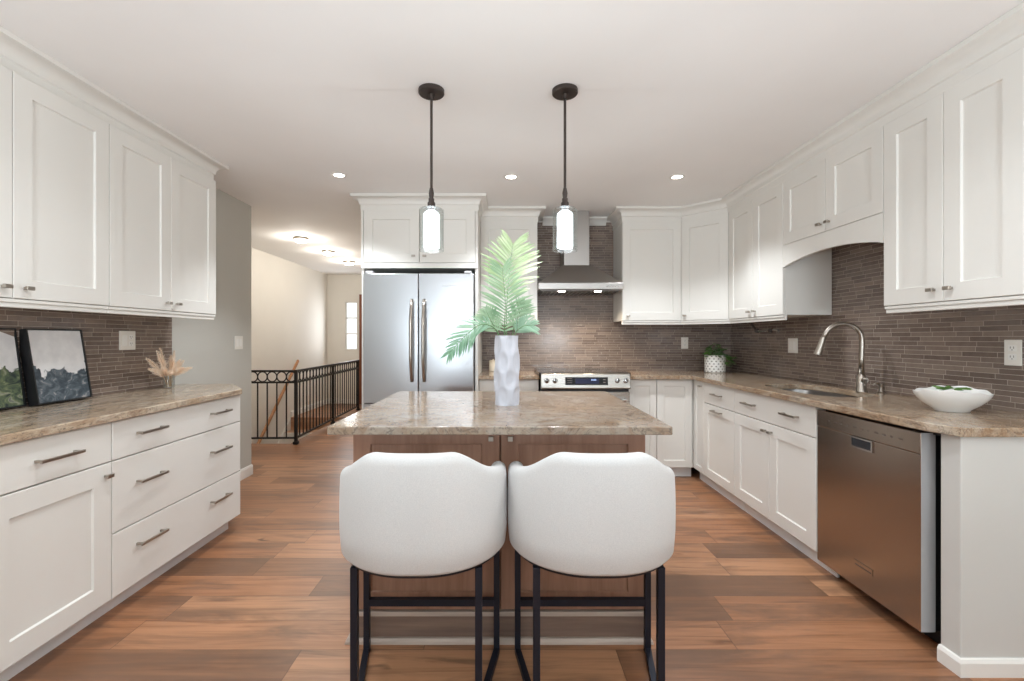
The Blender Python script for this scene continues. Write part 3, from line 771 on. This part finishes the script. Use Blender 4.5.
# ------------------------------------------------------------------ stools
def shell_station(u, wd=.294, dp=.42, rc=.268):
    """plan curve of the barrel back: u in 0..1 from the left arm's front end round the back to the right arm's front end; returns point, outward normal"""
    L1 = dp-rc; arc = PI/2*rc; bk = 2*(wd-rc); tot = 2*L1+2*arc+bk; s = u*tot
    if s < L1: return (-wd, dp-s), (-1, 0)
    s -= L1
    if s < arc:
        a = s/rc; return (-wd+rc-rc*math.cos(a), rc-rc*math.sin(a)), (-math.cos(a), -math.sin(a))
    s -= arc
    if s < bk: return (-wd+rc+s, 0), (0, -1)
    s -= bk
    if s < arc:
        a = s/rc; return (wd-rc+rc*math.sin(a), rc-rc*math.cos(a)), (math.sin(a), -math.cos(a))
    s -= arc
    return (wd, rc+s), (1, 0)
def smooth01(x): x = max(0, min(1, x)); return x*x*(3-2*x)
Z0S = .505
def make_stool():
    r = thing('counter_stool', '', 'stool', (0, 0, 0))
    b = NB(); rings = []; n = 64; th = .062
    us = [0, .004, .010, .02, .035]+[.05+.9*i/n for i in range(n+1)]+[.965, .98, .99, .996, 1]
    for u in us:
        (x, y), (nx, ny) = shell_station(u)
        e = min(u, 1-u); k = math.sqrt(max(0.0, 1-(1-min(1, e/.035))**2)); k = max(k, .04)
        zt = .792+.087*(1-smooth01((abs(x)-.13)/.175))-.03*smooth01((y-.15)/.25)-(1-k)*.045
        zb = Z0S+(1-k)*.03
        cx, cy = x-nx*th/2, y-ny*th/2
        ring = []; t2 = th/2*k; h = zt-zb; rr = min(.034, h/2)
        bul = .003
        for a in range(0, 181, 20):
            ca = math.cos(R(a)); sa = math.sin(R(a)); ring.append((ca*t2, zt-rr+rr*sa))
        for f in (.75, .5, .25): ring.append((-t2, zb+.02+f*(h-rr-.02)))
        ring.append((-t2, zb+.01)); ring.append((-t2+.012*k, zb)); ring.append((t2-.014*k, zb)); ring.append((t2-.003*k, zb+.012))
        for f in (.2, .4, .6, .8): ring.append((t2+bul*math.sin(PI*f)*k, zb+.02+f*(h-rr-.02)))
        rings.append([(cx+nx*o, cy+ny*o, z) for o, z in ring])
    loft(b, rings); obj('backrest', b, 'fabric', r, smooth=60)
    def plan(off, d0):
        pts = []
        for i in range(41):
            (x, y), (nx, ny) = shell_station(.04+.92*i/40); pts.append((x-nx*off, y-ny*off))
        return pts
    b = NB(); rings = []
    for off, z in ((.075, .512), (.066, .522), (.064, .60), (.07, .625), (.09, .643), (.14, .652)):
        rings.append([(x, y, z) for x, y in plan(off, 0)])
    loft(b, rings); obj('seat', b, 'fabric', r, smooth=50)
    b = NB(); rings = []
    for off, z in ((.03, .492), (.022, .494), (.016, .5035), (.018, .5045)): rings.append([(x, y, z) for x, y in plan(off, 0)])
    loft(b, rings); obj('seat_base', b, 'stoolmetal', r)
    tw = .023; YF, YK = .412, .10; XF, XK = .256, .203
    for s in (-1, 1):
        b = NB(); box(b, s*XF-tw/2, s*XF+tw/2, YF-tw/2, YF+tw/2, .0, .493, .001); obj('leg', b, 'stoolmetal', r)
        b = NB(); box(b, s*XK-tw/2, s*XK+tw/2, YK-tw/2, YK+tw/2, .0, .493, .001); obj('leg', b, 'stoolmetal', r)
        b = NB(); bar(b, (s*XF, YF-tw/2, tw/2), (s*XK, YK+tw/2, tw/2), tw*.95, tw); obj('floor_rail', b, 'stoolmetal', r)
    b = NB(); box(b, -XF+tw/2, XF-tw/2, YF-tw/2, YF+tw/2, .186, .212); obj('footrest', b, 'stoolmetal', r)
    return r
s1 = make_stool(); s1.location = (-.289, 1.405, 0); s1['label'] = 'white barrel back counter stool on the left, under the left island door'
s1['group'] = 'counter stools at the island'
s2 = copy_tree(s1); s2.location = (.306, 1.405, 0); s2['label'] = 'white barrel back counter stool on the right, under the right island door'

# ------------------------------------------------------------------ ceiling lights
def pendant():
    r = thing('pendant_light', '', 'pendant light', (0, 0, CEIL))
    b = NB(); lathe(b, [(.058, -.022), (.062, -.018), (.062, -.001)], 32); lathe(b, [(.012, -.045), (.015, -.023)], 16); obj('canopy', b, 'bronze', r, smooth=40)
    b = NB(); lathe(b, [(.0065, -.52), (.0065, -.03)], 12); obj('rod', b, 'bronze', r, smooth=40)
    b = NB(); lathe(b, [(.010, -.525), (.013, -.50), (.008, -.475)], 16); lathe(b, [(.012, -.5735), (.019, -.566), (.019, -.548), (.014, -.54), (.014, -.526)], 20); obj('socket', b, 'bronze', r, smooth=40)
    b = NB(); ro, ri = .0595, .0568; z0, z1 = -.780, -.574
    lathe(b, [(ri, z0), (ro, z0), (ro, z1-.008), (ro-.008, z1), (.020, z1), (.020, z1-.003), (ri-.008, z1-.003), (ri, z1-.010), (ri, z0)], 40, (0, 0, 0), False, False); obj('glass_shade', b, 'glass', r, smooth=35)
    b = NB(); lathe(b, [(.034, -.764), (.038, -.760), (.038, -.604), (.034, -.596), (.015, -.581)], 32); obj('diffuser', b, 'diffuser', r, smooth=40)
    lamp('pendant_bulb', 'POINT', (0, 0, -.83), P_PENDANT, (.95, .97, 1), r, shadow_soft_size=.03)
    return r
p1 = pendant(); p1.location = (-.356, 2.225, CEIL); p1['label'] = 'bronze pendant with clear glass cylinder in front of the fridge'; p1['group'] = 'pendants over the island'
p2 = copy_tree(p1); p2.location = (.29, 2.225, CEIL); p2['label'] = 'bronze pendant with clear glass cylinder in front of the range hood'
def downlight():
    r = thing('recessed_light', '', 'ceiling light', (0, 0, CEIL))
    b = NB(); lathe(b, [(.036, -.001), (.038, -.005), (.054, -.004), (.058, -.001)], 32, cap0=False, cap1=False); obj('trim_ring', b, 'trim', r, smooth=50)
    b = NB(); lathe(b, [(.035, -.003), (.035, -.001)], 28); obj('lens', b, 'lens', r)
    lamp('ceiling_spot', 'SPOT', (0, 0, -.03), P_CAN*4, WARM, r, spot_size=R(112), spot_blend=.55, shadow_soft_size=.05)
    return r
c1 = downlight(); c1.location = (-1.22, 3.38, CEIL); c1['label'] = 'round recessed ceiling light left of the pendants'; c1['group'] = 'recessed ceiling lights'
for x, y, l in ((.045, 3.42, 'round recessed ceiling light between the two pendants'), (1.28, 3.42, 'round recessed ceiling light right of the pendants')):
    c = copy_tree(c1); c.location = (x, y, CEIL); c['label'] = l
for x, y in ((-1.0, 1.5), (1.0, 1.5)):
    lamp('ceiling_spot', 'SPOT', (x, y, CEIL-.03), P_CAN*3, WARM, spot_size=R(150), spot_blend=.9, shadow_soft_size=.08)  # added fill spots just out of view, no fixture behind them
def flush():
    r = thing('flush_light', '', 'ceiling light', (0, 0, CEIL))
    b = NB(); lathe(b, [(.07, -.03), (.085, -.025), (.09, -.001)], 32); obj('base', b, 'nickel', r, smooth=40)
    b = NB(); lathe(b, [(.012, -.062), (.05, -.055), (.072, -.04), (.076, -.031)], 32); obj('glass_dome', b, 'halllens', r, smooth=40)
    lamp('flush_bulb', 'POINT', (0, 0, -.11), P_HALL, (1, .94, .84), r, shadow_soft_size=.05)
    return r
f1 = flush(); f1.location = (-2.44, 5.5, CEIL); f1['label'] = 'small flush ceiling light nearest the grey wall over the stair railing'; f1['group'] = 'flush lights along the stair hall'
for y, l in ((6.35, 'middle small flush ceiling light in the stair hall'), (7.2, 'farthest small flush ceiling light in the stair hall, by the entry wall')):
    c = copy_tree(f1); c.location = (-2.44, y, CEIL); c['label'] = l

# ------------------------------------------------------------------ sink fittings
fa = thing('kitchen_faucet', 'brushed nickel gooseneck faucet with pull down spray behind the sink', 'faucet', (2.17, 2.80, .914), R(180-14))
b = NB(); lathe(b, [(.030, 0), (.030, .006), (.026, .012), (.025, .085), (.019, .098), (.0165, .105)], 24); obj('base', b, 'nickel', fa, smooth=40)
pts = [(0, 0, .095), (0, 0, .20), (-.004, 0, .30)]
cx, rad = .098, .10
for a in range(170, 14, -12): pts.append((cx+rad*math.cos(R(a)), 0,   .318+rad*.95*math.sin(R(a))))
pts2 = pts+[(.208, 0, .318)]
b = NB(); tube(b, pts2, .0135, 14, rs=[.0155, .0145]+[.0135]*(len(pts2)-2)); obj('spout', b, 'nickel', fa, smooth=True)
b = NB(); tube(b, [(.204, 0, .330), (.213, 0, .295), (.226, 0, .253), (.236, 0, .222)], .016, 16, rs=[.0145, .0165, .019, .021]); obj('spray_head', b, 'nickel', fa, smooth=50)
b = NB(); tube(b, [(0, .02, .07), (0, .052, .074)], .015, 12); tube(b, [(0, .046, .074), (.012, .072, .072), (.03, .098, .05)], .007, 8); obj('lever', b, 'nickel', fa, smooth=40)
sd = thing('soap_dispenser', 'small brushed nickel soap dispenser beside the faucet', 'soap dispenser', (2.19, 2.68, .914), R(180))
b = NB(); lathe(b, [(.020, 0), (.020, .005), (.011, .012), (.010, .04), (.014, .045), (.014, .06), (.006, .064)], 20); obj('body', b, 'nickel', sd, smooth=40)
b = NB(); tube(b, [(0, 0, .058), (.03, 0, .062), (.045, 0, .052)], .005, 8); obj('nozzle', b, 'nickel', sd, smooth=True)
ph = thing('paper_towel_holder', 'empty metal paper towel holder under the wall cabinet', 'paper towel holder', (2.10, 3.84, 1.362))
b = NB(); tube(b, [(-.02, .04, 0), (-.012, .02, -.03), (0, 0, -.062)], .009, 8); box(b, -.035, -.005, .02, .06, -.004, -.0005); obj('arm', b, 'bronze', ph, smooth=40)
b = NB(); tube(b, [(0, -.31, -.062), (0, .0, -.062)], .010, 12); obj('bar', b, 'chrome', ph, smooth=40)
for y in (-.01, -.21):
    b = NB(); lathe(b, [(.010, -.017), (.018, -.012), (.018, .012), (.010, .017)], 16)
    bmesh.ops.transform(b, matrix=Matrix.Translation((0, y, -.062)) @ Matrix.Rotation(R(90), 4, 'X'), verts=b.verts[:]); obj('bar_end', b, 'bronze', ph, smooth=40)

# ------------------------------------------------------------------ switches and outlets (local: face looks along -y)
def plate(name, label, loc, rz, kinds):
    w = .07 if len(kinds) == 1 else .118
    r = thing(name, label, 'outlet' if 'o' in kinds else 'light switch', loc, rz)
    b = NB(); box(b, -w/2, w/2, -.006, -.0005, -.0575, .0575, .002); obj('plate', b, 'plate', r)
    for i, k in enumerate(kinds):
        x = 0 if len(kinds) == 1 else (-.023 + .046*i)
        if k == 's':
            b = NB(); box(b, x-.016, x+.016, -.0085, -.0062, -.033, .033, .001); obj('rocker', b, 'trim', r)
        else:
            for s in (-1, 1):
                b = NB(); box(b, x-.017, x+.017, -.008, -.0062, s*.02-.014, s*.02+.014, .001); q = obj('receptacle', b, 'trim', r)
                b = NB(); box(b, x-.008, x-.0055, -.0086, -.0081, s*.02-.002, s*.02+.007); box(b, x+.0055, x+.008, -.0086, -.0081, s*.02-.002, s*.02+.007); box(b, x-.002, x+.002, -.0086, -.0081, s*.02-.010, s*.02-.006); obj('slots', b, 'slot', q)
    return r
plate('light_switch', 'double white switch plate on the left tile beside the paintings', (XL+.008, 2.80, 1.225), LEFT, 'so')
plate('light_switch', 'white two switch plate on the grey wall', (XL, 3.985, 1.20), LEFT, 'ss')
plate('light_switch', 'white switch plate on the tile left of the faucet', (XR-.008, 3.61, 1.18), RIGHT, 'ss')
plate('wall_outlet', 'white outlet on the tile right of the salad bowl', (XR-.008, 2.045, 1.175), RIGHT, 'o')
plate('wall_outlet', 'white outlet on the tile between range and potted plant', (1.80, YB-.008, 1.19), BACK, 'o')

# ------------------------------------------------------------------ counter objects
def painting(label, loc, rz, material, lean):
    r = thing('framed_painting', label, 'painting', loc, rz, 'framed paintings on the left counter')
    r.rotation_euler = (lean, 0, rz)
    w, h, d, f = .30, .368, .045, .007
    b = NB(); box(b, 0, f, 0, d, 0, h); box(b, w-f, w, 0, d, 0, h); box(b, f, w-f, 0, d, 0, f); box(b, f, w-f, 0, d, h-f, h); obj('frame', b, 'black', r)
    b = NB(); box(b, f, w-f, .006, d-.005, f, h-f); obj('canvas', b, material, r)
    return r
painting('black framed abstract painting of dark grey rocks leaning on the left tile', (-2.214, 2.183, .922), LEFT+R(2), 'art_grey', -R(9))
painting('black framed abstract painting with green hills at the left edge', (-2.238, 1.868, .9212), LEFT+R(3), 'art_green', -R(7.5))

def leaflet(bm, base, d, side, ln, w, droop=.25, nseg=4):
    d = d.normalized(); p = Vector(base); vs = []
    for i in range(nseg+1):
        u = i/nseg; ww = w*(math.sin(PI*min(1, u*.92+.08))**.7)*(1 if i < nseg else .12)
        dd = (d+Vector((0, 0, -droop*u*u))).normalized()
        sd = side-dd*side.dot(dd); sd.normalize()
        q = Vector(base)+d*ln*u+Vector((0, 0, -droop*ln*u*u*.6))
        nrm = sd.cross(dd)*(ww*.25)
        vs.append((bm.verts.new(q-sd*ww/2+nrm), bm.verts.new(q), bm.verts.new(q+sd*ww/2+nrm)))
    for a, c in zip(vs, vs[1:]):
        bm.faces.new((a[0], a[1], c[1], c[0])); bm.faces.new((a[1], a[2], c[2], c[1]))
def palm_frond(label, pts, n, ln, w, material, start=.25, ang=52, tip=.55, plane=None, jit=.08, droop=.25):
    """pts: control points of the midrib; leaflets leave it on both sides in the plane whose normal is `plane`"""
    P = [Vector(p) for p in pts]; o0 = P[0].copy(); P = [p-o0 for p in P]
    def ev(u):
        u = max(0, min(1, u))*(len(P)-1); i = min(int(u), len(P)-2); t = u-i
        a = P[max(i-1, 0)]; b_ = P[i]; c = P[i+1]; d = P[min(i+2, len(P)-1)]
        return .5*((2*b_)+(-a+c)*t+(2*a-5*b_+4*c-d)*t*t+(-a+3*b_-3*c+d)*t*t*t)
    r = thing('palm_frond', label, 'palm frond', o0, 0, 'palm fronds in the white vase')
    b = NB(); tube(b, [ev(i/24) for i in range(25)], .003, 6, rs=[.0035-.0026*i/24 for i in range(25)]); obj('midrib', b, 'stemgreen', r, smooth=True)
    b = NB()
    for i in range(n):
        u = start+(1-start)*(i+.5)/n; t = (ev(u+.01)-ev(u-.01)).normalized()
        nr = Vector(plane or (0, -1, .2)).normalized()
        for s in (-1, 1):
            sd = t.cross(nr).normalized()*s
            a = R(ang+random.uniform(-6, 6))*(1-.45*(i/n))
            d = t*math.cos(a)+sd*math.sin(a)+nr*random.uniform(-jit, jit*1.4)
            k = (i+.5)/n; env = (.62+.38*math.sin(PI*min(1, k*1.25)))*(1 if k < .6 else 1-(1-tip)*(k-.6)/.4)
            leaflet(b, ev(u), d, t, ln*env*random.uniform(.93, 1.05), w, droop)
    obj('leaflets', b, material, r, smooth=True)
    return r
# white vase with dimpled facets
vs_ = thing('tall_vase', 'tall white ceramic vase with dimpled facets on the island', 'vase', (.009, 2.262, .914))
b = NB(); rings = []; seg = 72; Hh = .335
nz = 64
def vr(z, a):
    base = .0585+.006*math.sin(PI*z/Hh*.9+.35)
    row = z/(Hh/4); k = math.floor(row)
    d = 0.0
    for rr in (k-1, k, k+1):
        off = (rr % 2)*.5
        ph = (a/(2*PI)*5+off) % 1-.5
        dz = (row-rr-.5)/.66; du = ph/.36
        q = du*du+dz*dz
        if q < 1: d = max(d, .5-.5*math.cos((1-q)*PI))
    return base*(1.0-.13*d)
for i in range(nz+1):
    z = Hh*i/nz; rings.append([(vr(z, 2*PI*j/seg)*math.cos(2*PI*j/seg), vr(z, 2*PI*j/seg)*math.sin(2*PI*j/seg), z) for j in range(seg)])
for k, z in ((.93, Hh+.003), (.88, Hh), (.86, Hh-.02), (.8, .03)): rings.append([(.062*k*math.cos(2*PI*j/seg), .062*k*math.sin(2*PI*j/seg), z) for j in range(seg)])
loft(b, rings); obj('body', b, 'vase', vs_, smooth=50)
V = (.009, 2.262); vb = 1.14
palm_frond('tallest upright pale green palm frond in the vase', [(V[0], V[1]+.015, vb), (V[0]-.002, V[1]+.02, 1.36), (V[0]+.012, V[1]+.015, 1.56), (V[0]+.03, V[1]-.01, 1.70)], 20, .185, .0135, 'palm_light', .45, 66, .95)
palm_frond('upright green palm frond standing in front of the tallest one', [(V[0]-.01, V[1]-.01, vb), (V[0]-.012, V[1]-.015, 1.28), (V[0]-.008, V[1]-.03, 1.42), (V[0]-.022, V[1]-.05, 1.575)], 20, .160, .0125, 'palm', .30, 66, .9)
palm_frond('palm frond drooping left over the vase rim towards the fridge', [(V[0]-.02, V[1]-.01, vb), (V[0]-.045, V[1]-.03, 1.27), (V[0]-.12, V[1]-.05, 1.305), (V[0]-.20, V[1]-.06, 1.25), (V[0]-.275, V[1]-.07, 1.165)], 19, .11, .0105, 'palm_blue', .36, 52, .75, (0, -1, .5))
palm_frond('short palm frond spreading right of the vase rim', [(V[0]+.02, V[1]-.01, vb), (V[0]+.035, V[1]-.03, 1.25), (V[0]+.075, V[1]-.05, 1.295), (V[0]+.125, V[1]-.06, 1.30)], 14, .095, .0095, 'palm_blue', .40, 48, .7, (0, -1, .5))
palm_frond('short palm frond fanning left just above the vase rim', [(V[0]-.02, V[1]+.01, vb), (V[0]-.04, V[1]-.0, 1.25), (V[0]-.075, V[1]-.02, 1.32), (V[0]-.10, V[1]-.03, 1.37)], 14, .095, .0095, 'palm', .40, 50, .7)
palm_frond('short upright palm frond right of the vase centre', [(V[0]+.015, V[1]+.0, vb), (V[0]+.03, V[1]-.01, 1.27), (V[0]+.055, V[1]-.02, 1.345), (V[0]+.085, V[1]-.03, 1.41)], 14, .105, .0095, 'palm', .40, 50, .7)

# dried plumes in a small glass vase, left counter
gv = thing('glass_vase', 'small clear glass vase holding dried plumes on the left counter', 'vase', (-2.17, 2.97, .914))
b = NB(); lathe(b, [(.028, 0), (.031, .003), (.031, .085), (.029, .085), (.029, .006), (.0, .0055)], 28, cap1=False); obj('body', b, 'glass', gv, smooth=40)
for k, (dx, dy, h, ln) in enumerate([(-.01, -.17, .19, .12), (.02, -.125, .235, .13), (-.02, -.05, .25, .12), (.03, .0, .17, .13), (.0, .10, .17, .13), (.04, .155, .115, .12), (.03, -.10, .13, .11), (-.03, .06, .20, .11), (.05, .06, .12, .11), (.05, -.05, .10, .10), (-.02, .16, .16, .11), (.02, -.19, .13, .1), (.0, .05, .23, .1)]):
    r = thing('dried_plume', 'beige dried grass plume in the small glass vase', 'dried plume', (-2.17, 2.97, .924), 0, 'dried plumes in the glass vase')
    root = Vector((dx*.08, dy*.08, 0)); tipv = Vector((dx, dy, h)); mid = Vector((dx*.2, dy*.22, .10))
    cv = lambda u: root*(1-u)**2+mid*2*u*(1-u)+tipv*u*u
    b = NB(); tube(b, [cv(i/10) for i in range(11)], .0014, 5); obj('stem', b, 'drystem', r)
    b = NB(); L = 70
    for i in range(L):
        u = .42+.58*i/(L-1); t = (cv(min(1, u+.02))-cv(u-.02)).normalized()
        for s in range(5):
            v = Vector((random.uniform(-1, 1), random.uniform(-1, 1), random.uniform(-1, 1))); v = (v-t*v.dot(t)).normalized()
            d = t*.75+v*.8; leaflet(b, cv(u), d, t.cross(d), .033*(1.05-.6*abs(2*(u-.42)/.58-.8)), .0021, .3, 2)
    obj('plume', b, 'pampas', r)

# potted plant in the right corner
pp = thing('potted_plant', 'small green plant in a white patterned pot in the counter corner', 'potted plant', (1.995, 4.37, .914))
b = NB(); lathe(b, [(.084, 0), (.092, .006), (.094, .16), (.090, .164), (.085, .16), (.085, .14)], 40); obj('pot', b, 'pot', pp, smooth=40)
b = NB(); lathe(b, [(.084, .141), (.084, .148)], 30); obj('soil', b, 'soil', pp)
b = NB(); b2 = NB()
for i in range(80):
    a = random.uniform(0, 2*PI); rr = random.uniform(.01, .10); hz = random.uniform(.18, .275)-rr*.5
    tr = random.random() < .22
    if tr: a = random.uniform(-1.2, .3); rr = random.uniform(.10, .15); hz = random.uniform(.06, .16)
    p = Vector((rr*math.cos(a), rr*math.sin(a), hz)); q = Vector((.05*math.cos(a), .05*math.sin(a), .146))
    tube(b2, [q, (q+p)/2+Vector((0, 0, .03)), p], .0013, 4)
    d = Vector((math.cos(a+random.uniform(-.8, .8)), math.sin(a+random.uniform(-.8, .8)), random.uniform(-.3, .5)))
    leaflet(b, p, d, Vector((-d.y, d.x, random.uniform(-.3, .3))), random.uniform(.035, .055), random.uniform(.026, .036), .4, 4)
obj('foliage', b, 'ivy', pp, smooth=True); obj('stems', b2, 'stemgreen', pp)

# white bowl
bw = thing('salad_bowl', 'white wavy rimmed ceramic bowl on the sink counter near the end', 'bowl', (2.0, 2.06, .914), R(20)); bw.scale = (.80, .80, .88)
b = NB(); rings = []; seg = 56
def bowl_pt(r, z, a, k):
    wv = k*(.010*math.sin(2*a+.8)+.0035*math.sin(9*a)); return ((r*1.12+wv*.4)*math.cos(a), r*.98*math.sin(a), z+wv)
for r_, z_, k in ((.07, 0, 0), (.074, .002, 0), (.078, .010, 0), (.115, .036, .2), (.145, .066, .55), (.160, .092, .9), (.163, .104, 1), (.160, .106, 1), (.155, .098, .95), (.138, .066, .55), (.108, .038, .2), (.06, .018, 0)):
    rings.append([bowl_pt(r_, z_, 2*PI*i/seg, k) for i in range(seg)])
loft(b, rings); obj('body', b, 'ceramic', bw, smooth=60)
sp = thing('green_sprig', 'green leafy sprig lying inside the white bowl', 'sprig', (2.03, 2.09, 1.012))
b = NB()
for i in range(9):
    a = 2*PI*i/9+.3; d = Vector((math.cos(a), math.sin(a), .25+.2*(i % 2)))
    leaflet(b, (.02*math.cos(a), .02*math.sin(a), .0), d, Vector((-d.y, d.x, 0)), .055, .03, .5, 4)
obj('leaves', b, 'ivy', sp, smooth=True)
b = NB(); tube(b, [(-.05, .03, -.02), (0, 0, .0), (.05, -.02, .005)], .002, 6); obj('stem', b, 'stemgreen', sp)

# small canister behind the vase
cn = thing('small_canister', 'small cream canister on the counter behind the vase', 'canister', (-.115, 4.50, .914))
b = NB(); lathe(b, [(.036, 0), (.04, .004), (.04, .085), (.037, .09)], 28); obj('body', b, mat('cream_ceramic', srgb(222, 208, 186), .4), cn, smooth=40)
b = NB(); lathe(b, [(.041, .091), (.041, .102), (.03, .108), (.008, .11), (.008, .12)], 28); obj('lid', b, mat('cream_lid', srgb(214, 198, 174), .4), cn, smooth=40)
